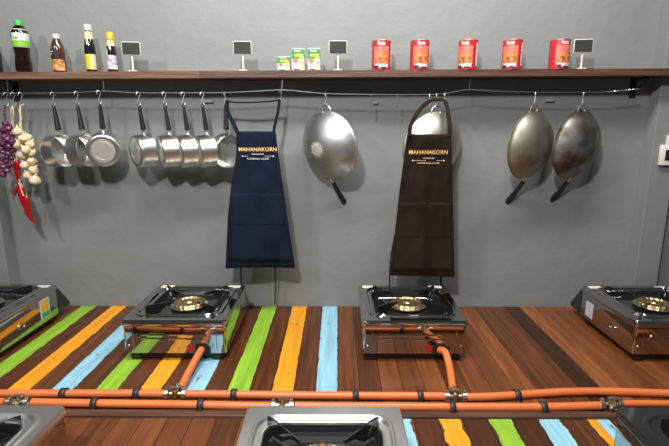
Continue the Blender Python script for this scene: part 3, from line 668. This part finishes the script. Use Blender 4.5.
# ------------------------------------------------------------------ gas stoves
SW, SD, SH = .356, .366, .154
def make_stove(label, loc, rz, topm, side_label=0):
    t = thing('gas_stove', label, 'stove', loc, (0, 0, rz), group='single burner gas stoves')
    w2, d2 = SW/2, SD/2; zb = .030
    bm = NB()                               # pressed shell
    loops(bm, [rrect(SW-.004, SD-.014, .008, zb), rrect(SW-.004, SD-.010, .010, .118), rrect(SW-.006, SD-.010, .010, .130), rrect(SW-.002, SD-.004, .012, .133), rrect(SW-.002, SD-.004, .012, .136)], cap0=True)
    body = obj('stove_body', bm, CHROME, t, ang=30)
    bm = NB()                               # embossed slot, hose cut-out surround on the hose side (-y)
    yf_ = -d2+.0065
    tube(bm, [Vector((x, yf_-.0005, z)) for x, z in [(-.115, .098), (.10, .100)]], .0034, 8); tube(bm, [Vector((x, yf_-.0003, z)) for x, z in [(-.115, .086), (.10, .082)]], .0034, 8)
    tube(bm, [Vector((-.115-.009*math.sin(a), yf_-.0004, .091+.009*math.cos(a))) for a in [i*PI/8 for i in range(9)]], .0034, 6); tube(bm, [Vector((.10+.009*math.sin(a), yf_-.0004, .091+.009*math.cos(a))) for a in [i*PI/8 for i in range(9)]], .0034, 6)
    obj('embossed_slot', bm, CHROME, body)
    for sx in (-1, 1):
        bm = NB(); box(bm, sx*(w2-.034)-.0012, sx*(w2-.034)+.0012, yf_-.0022, yf_, zb+.01, .122, bev=.0008); obj('fold_rib', bm, CHROME, body)
        for z in (.058,):
            bm = NB(); lathe(bm, [(0, 0), (.004, 0), (.003, .002), (0, .0026)], 12, Matrix.Translation((sx*(w2-.018), yf_, z)) @ AX_NY); obj('screw', bm, TOPST, body)
    bm = NB(); prism(bm, [(.070, .030), (.070, .058), (.078, .068), (.104, .068), (.112, .058), (.122, .055), (.122, .030)], 0, .004, Matrix.Translation((0, yf_+.0005, 0)) @ AX_NY); obj('hose_opening', bm, BLACK, body, ang=20)
    bm = NB(); lathe(bm, [(0, 0), (.0125, 0), (.0125, .0012), (0, .0012)], 20, Matrix.Translation((.052, yf_, .050)) @ AX_NY); obj('red_badge', bm, RED, body)
    bm = NB()                               # top plate: flat rim, raised bead, step into the tray
    cy = .0
    Ls = [rrect(SW+.002, SD, .013, .133), rrect(SW+.004, SD+.002, .014, .137), rrect(SW+.003, SD+.001, .014, .150), rrect(SW-.002, SD-.004, .013, .154), rrect(SW-.046, SD-.060, .045, .1535, cy=cy), rrect(SW-.054, SD-.068, .046, .1575, cy=cy), rrect(SW-.062, SD-.076, .046, .1575, cy=cy), rrect(SW-.070, SD-.086, .046, .1505, cy=cy), rrect(SW-.088, SD-.108, .042, .150, cy=cy), rrect(SW-.094, SD-.114, .040, .153, cy=cy), rrect(SW-.100, SD-.120, .038, .152, cy=cy), rrect(SW-.104, SD-.124, .037, .146, cy=cy)]
    loops(bm, Ls); top = obj('top_plate', bm, topm, t, ang=32)
    bm = NB(); Ls = [rrect(SW-.103, SD-.123, .037, .1475), rrect(SW-.122, SD-.140, .034, .134), rrect(SW-.140, SD-.160, .030, .130), rrect(SW-.20, SD-.21, .05, .131)]
    loops(bm, Ls, cap1=True); obj('drip_tray', bm, ENAMEL, t, ang=30)
    bm = NB(); lathe(bm, [(.036, .130), (.058, .132), (.066, .139), (.068, .140), (.060, .137), (.045, .136)], 36); obj('tray_ring', bm, TOPST, t)
    bm = NB()
    lathe(bm, [(.050, .134), (.056, .138), (.057, .149), (.054, .152), (.044, .153), (.040, .149), (.028, .147), (.016, .150), (.012, .154), (0, .1545)], 40, wob=lambda a, z: 1+(.03*(1 if math.cos(a*20) > 0 else -1) if z > .145 and z < .1535 else 0))
    bu = obj('burner', bm, BRASS, t, ang=30)
    bm = NB()
    for k in range(18):
        a = 2*PI*k/18; lathe(bm, [(0, .1465), (.0032, .1465), (.0032, .1532), (0, .1536)], 6, Matrix.Translation((.048*math.cos(a), .048*math.sin(a), 0)))
    for k in range(8):
        a = 2*PI*k/8; lathe(bm, [(0, .1460), (.003, .1460), (.003, .1492), (0, .1494)], 6, Matrix.Translation((.026*math.cos(a), .026*math.sin(a), 0)))
    obj('flame_ports', bm, mat('burner_hole', (.05, .035, .02), .6), bu)
    for a in (45, 135, 225, 315):           # pan support fins
        ar = math.radians(a); ca, sa = (1 if math.cos(ar) > 0 else -1), (1 if math.sin(ar) > 0 else -1)
        ox, oy = ca*.121, sa*.110; ix, iy = ca*.045, sa*.042
        d = Vector((ix-ox, iy-oy, 0)); L_ = d.length; d.normalize(); n_ = Vector((-d.y, d.x, 0))
        M_ = Matrix((( d.x, 0, n_.x, ox), (d.y, 0, n_.y, oy), (0, 1, 0, 0), (0, 0, 0, 1)))
        bm = NB(); prism(bm, [(0, .150), (0, .176), (.010, .177), (L_, .168), (L_, .161), (L_*.72, .157), (L_*.45, .137), (L_*.2, .137), (.012, .150)], -.0022, .0022, M_); obj('pan_support', bm, ENAMEL, t, ang=20)
    for sx in (-1, 1):
        for sy in (-1, 1):
            bm = NB(); box(bm, sx*(w2-.035)-.018, sx*(w2-.035)+.018, sy*(d2-.035)-.018, sy*(d2-.035)+.018, 0, zb+.0005, bev=.003); obj('foot', bm, BLACK, t)
        bm = NB(); loops(bm, [rrect(.052, .026, .004, .1536, 3, sx*(w2-.042), d2-.026), rrect(.052, .026, .004, .1545, 3, sx*(w2-.042), d2-.026)], True, True)
        obj('corner_sticker', bm, mat('pinkish_sticker', (.82, .62, .52), .5, var=.25, vscale=50) if sx < 0 else WHITE, t)
    bm = NB(); prism(bm, [(d2-.010, .034), (d2+.078, .034), (d2+.080, .046), (d2+.006, .137), (d2-.010, .137)], -w2+.005, w2-.005, Matrix(((0, 0, 1, 0), (1, 0, 0, 0), (0, 1, 0, 0), (0, 0, 0, 1))))
    fp = obj('front_panel', bm, DARKTOP, t, ang=20)
    Mk = Matrix.Translation((0, d2+.043, .091)) @ Matrix.Rotation(math.radians(-51), 4, 'X')
    bm = NB(); lathe(bm, [(0, 0), (.034, 0), (.034, .003), (0, .003)], 28, Mk); obj('knob_plate', bm, TOPST, fp)
    bm = NB(); lathe(bm, [(0, .003), (.023, .003), (.021, .018), (.019, .020), (0, .020)], 24, Mk); box(bm, -.004, .004, -.02, .02, .019, .026, M=Mk); obj('knob', bm, BLACK, fp)
    bm = NB(); box(bm, -w2+.022, w2-.022, -d2+.022, d2-.012, .008, .0302); obj('under_tray', bm, BLACK, t)
    if side_label:                          # decal and emblem on one side
        sx = side_label; x0 = sx*(w2-.0032)
        def dec(nm, y0, y1, z0, z1, m, d): bm = NB(); box(bm, min(x0, x0+sx*d), max(x0, x0+sx*d), y0, y1, z0, z1); return obj(nm, bm, m, t, smooth=False)
        if sx > 0:
            dec('energy_sticker', .060, .118, .046, .124, WHITE, .0026); dec('sticker_picture', .065, .113, .076, .120, YEL, .0030); dec('sticker_green_panel', .065, .113, .050, .072, mat('sticker_green', (.04, .30, .07), .4), .0030)
            bm = NB(); lathe(bm, [(0, 0), (.014, 0), (.014, .0006), (0, .0006)], 20, Matrix.Translation((x0+.0031, .089, .098)) @ AX_X); obj('sticker_emblem', bm, ORANGE_FLAT, t)
        else: dec('silver_sticker', .085, .135, .045, .105, mat('silver_sticker', (.48, .50, .56), .4, var=.25, vscale=120), .0026)
        bm = NB()
        for q in range(2): tube(bm, [Vector((x0+sx*.002, -.055+(.022-q*.008)*math.cos(2*PI*i/24), .075+(.013-q*.005)*math.sin(2*PI*i/24))) for i in range(25)], .0011, 5)
        obj('oval_emblem', bm, BRASS2 if sx > 0 else CHROME, t)
    return t
ORANGE_FLAT = mat('sticker_orange', (.85, .33, .03), .4)
yc = -1.989+1.475+SD/2      # far row
s_l = make_stove('shiny stove on the green and orange stripes, with the saucepans hanging behind it', (-.558, yc, TZ), 0, CHROME)
s_c = make_stove('shiny stove on the bare boards in front of the brown apron', (.266, yc, TZ), 0, CHROME)
make_stove('shiny stove cut off at the table end, with a yellow and green sticker', (-1.345, yc, TZ), 0, CHROME, 1)
make_stove('shiny stove near the pilaster, with a silver sticker on its side', (1.193, yc, TZ), 0, CHROME, -1)
yn_ = -1.004-SD/2
make_stove('satin stove on the nearer table in front of the hoses, midway along', (-.030, yn_, TZ), PI, TOPST)
make_stove('satin stove on the nearer table at the garlic and saucepan end', (-.817, yn_, TZ), PI, TOPST)
make_stove('black topped stove on the nearer table by the blue stripe', (.832, yn_, TZ), PI, DARKTOP)
for t_ in (s_c,):
    bm = text_bm('ATOM', .011, depth=.0002, offset=.0003)
    for v in bm.verts: v.co = Vector((v.co.x, v.co.z-SD/2+.035, .1600-.002+ -v.co.y*.2))
    obj('embossed_name', bm, WHITE, t_, smooth=False)

# ------------------------------------------------------------------ hoses
HR = .0116
def hose(name, label, pts, r=HR, z=TZ+HR+.0008):
    P = [atz(u, v, z) if len(q) == 0 else None for (u, v, *q) in pts]
    o = P[0]; bm = NB(); tube(bm, [p_-o for p_ in smoothpath(P, 6)], r, 14); ob = obj(name, bm, HOSE); ob.location = o; return tag(ob, label, 'hose')
UH1 = [(-60, 393.5), (0, 393.4), (64, 393.4), (137, 393.4), (165, 393.6)]
UH2 = [(186, 393.8), (234, 394.4), (300, 395.2), (355, 395.6), (420, 396), (447, 396.3)]
UH3 = [(464, 397), (485, 396.8), (517, 395), (545, 393), (580, 391.5), (620, 391.8), (669, 393.4), (730, 395)]
LH1 = [(32, 402.2), (60, 402.8), (95, 403.4), (140, 404), (200, 404.8), (235, 405.6), (270, 406)]
LH2 = [(295, 405.8), (330, 406.2), (400, 406.6), (452, 407), (543, 407), (600, 405.6)]
LH3 = [(621, 403.5), (640, 403.2), (669, 403.6), (730, 404)]
hose('gas_hose', 'orange hose on the wall side running from the table end to the first valve', UH1)
hose('gas_hose', 'orange hose on the wall side between the two branch valves', UH2)
hose('gas_hose', 'orange hose on the wall side bowing away past the second branch valve', UH3)
hose('gas_hose', 'orange hose on the viewer side crossing behind the nearer stoves at the saucepan end', LH1)
hose('gas_hose', 'orange hose on the viewer side between the midway stove and the black topped stove', LH2)
hose('gas_hose', 'thin orange hose on the viewer side behind the black topped stove', LH3, .009)
hose('gas_hose', 'short orange hose end beside the satin stove at the saucepan end', [(-60, 401.5), (-20, 401.8), (5, 402)])
def branch(label, P):
    o = P[0]; bm = NB(); tube(bm, [p_-o for p_ in smoothpath(P, 8)], .0122, 14); ob = obj('branch_hose', bm, HOSE); ob.location = o; tag(ob, label, 'hose')
zf = TZ+.045; yfr = -1.989+1.475+.004
a = Vector((-.558+.092, yfr-.002, TZ+.046)); b_ = atz(181, 388, TZ+.015)
branch('short straight orange branch hose up to the stove on the painted stripes', [a, a.lerp(b_, .5)+Vector((0, 0, .004)), b_])
a = Vector((.266+.088, yfr-.002, TZ+.046)); b_ = atz(453, 390, TZ+.015)
branch('short curved orange branch hose up to the stove before the brown apron', [a, a+Vector((.012, -.03, .006)), a.lerp(b_, .5)+Vector((.012, 0, .002)), b_])
def valve(u, v, label, br=1, first=None):
    p = atz(u, v, TZ+.014); p.z = TZ
    if first: return dup(first, p, (0, 0, 0 if br > 0 else PI), label)
    t = thing('brass_valve', label, 'valve', p, (0, 0, 0 if br > 0 else PI), group='brass hose valves')
    z = .014
    bm = NB(); tube(bm, [(-.026, 0, z), (.026, 0, z)], .0075, 12); tube(bm, [(0, 0, z), (0, .020, z)], .0075, 12); lathe(bm, [(0, -.0115), (.009, -.0105), (.0115, 0), (.009, .0105), (0, .0115)], 12, Matrix.Translation((0, 0, z))); obj('valve_body', bm, BRASS2, t)
    for (x, y, r) in ((-.026, 0, 0), (.026, 0, 0), (0, .022, 1)):
        bm = NB(); M_ = Matrix.Translation((x, y, z)) @ (Matrix.Rotation(PI/2, 4, 'Y') if r == 0 else Matrix.Rotation(PI/2, 4, 'X')); lathe(bm, [(.0125, -.006), (.0140, -.006), (.0140, .006), (.0125, .006), (.0125, -.006)], 20, M_); obj('hose_clamp', bm, TIN, t)
        bm = NB(); box(bm, x-.004, x+.004, y-.004, y+.004, z+.0135, z+.021, bev=.001); obj('clamp_screw', bm, TIN, t)
    bm = NB(); tube(bm, [(0, 0, z+.010), (0, 0, z+.020)], .003, 8); box(bm, -.018, .010, -.004, .004, z+.019, z+.023); obj('valve_handle', bm, TIN, t)
    return t
v0_ = valve(175.5, 393.8, 'brass valve where the straight branch hose joins', 1); valve(455.5, 396.6, 'brass valve where the curved branch hose joins', 1, v0_)
valve(18.5, 402, 'brass valve behind the satin stove at the saucepan end', -1, v0_); valve(282.5, 405.6, 'brass valve behind the midway nearer stove', -1, v0_); valve(610.5, 404.5, 'brass valve behind the black topped stove', -1, v0_)
cl = None
def clip(u, v, label):
    global cl
    p = atz(u, v, TZ+.014); p.z = TZ
    if cl is None:
        bm = NB(); P = [(0, -.030, .001), (0, -.0155, .0012)]+[(0, -.0152*math.cos(a), .0135+.0152*math.sin(a)) for a in [-.3+i*(PI+.6)/10 for i in range(11)]]+[(0, .0155, .0012), (0, .024, .001)]
        rows = [[bm.verts.new((x, y, z)) for x in (-.0085, .0085)] for _, y, z in P]
        for q, r in zip(rows, rows[1:]): bm.faces.new((q[0], q[1], r[1], r[0]))
        cl = obj('hose_clip', bm, CLIP); s = cl.modifiers.new('thickness', 'SOLIDIFY'); s.thickness = .002; s.offset = 1; o = cl
    else: o = cl.copy(); COL.objects.link(o)
    o.location = p; tag(o, label, 'hose clip', 'black clips on the hoses')
for u, v, lb in ((64, 393.4, 'black clip on the wall-side hose nearest the table end'), (137, 393.4, 'black clip on the wall-side hose just before the straight branch valve'), (234, 394.4, 'black clip on the wall-side hose just after the straight branch valve'), (355.5, 395.6, 'black clip on the wall-side hose behind the midway nearer stove'), (420, 396, 'black clip on the wall-side hose just before the curved branch valve'), (517, 395, 'black clip on the wall-side hose where it bows away'),
                 (95, 403.4, 'black clip on the viewer-side hose beside the satin end stove'), (201, 404.8, 'black clip on the viewer-side hose in front of the straight branch valve'), (452, 407, 'black clip on the viewer-side hose in front of the curved branch valve'), (543, 407, 'black clip on the viewer-side hose nearest the black topped stove')):
    clip(u, v, lb)
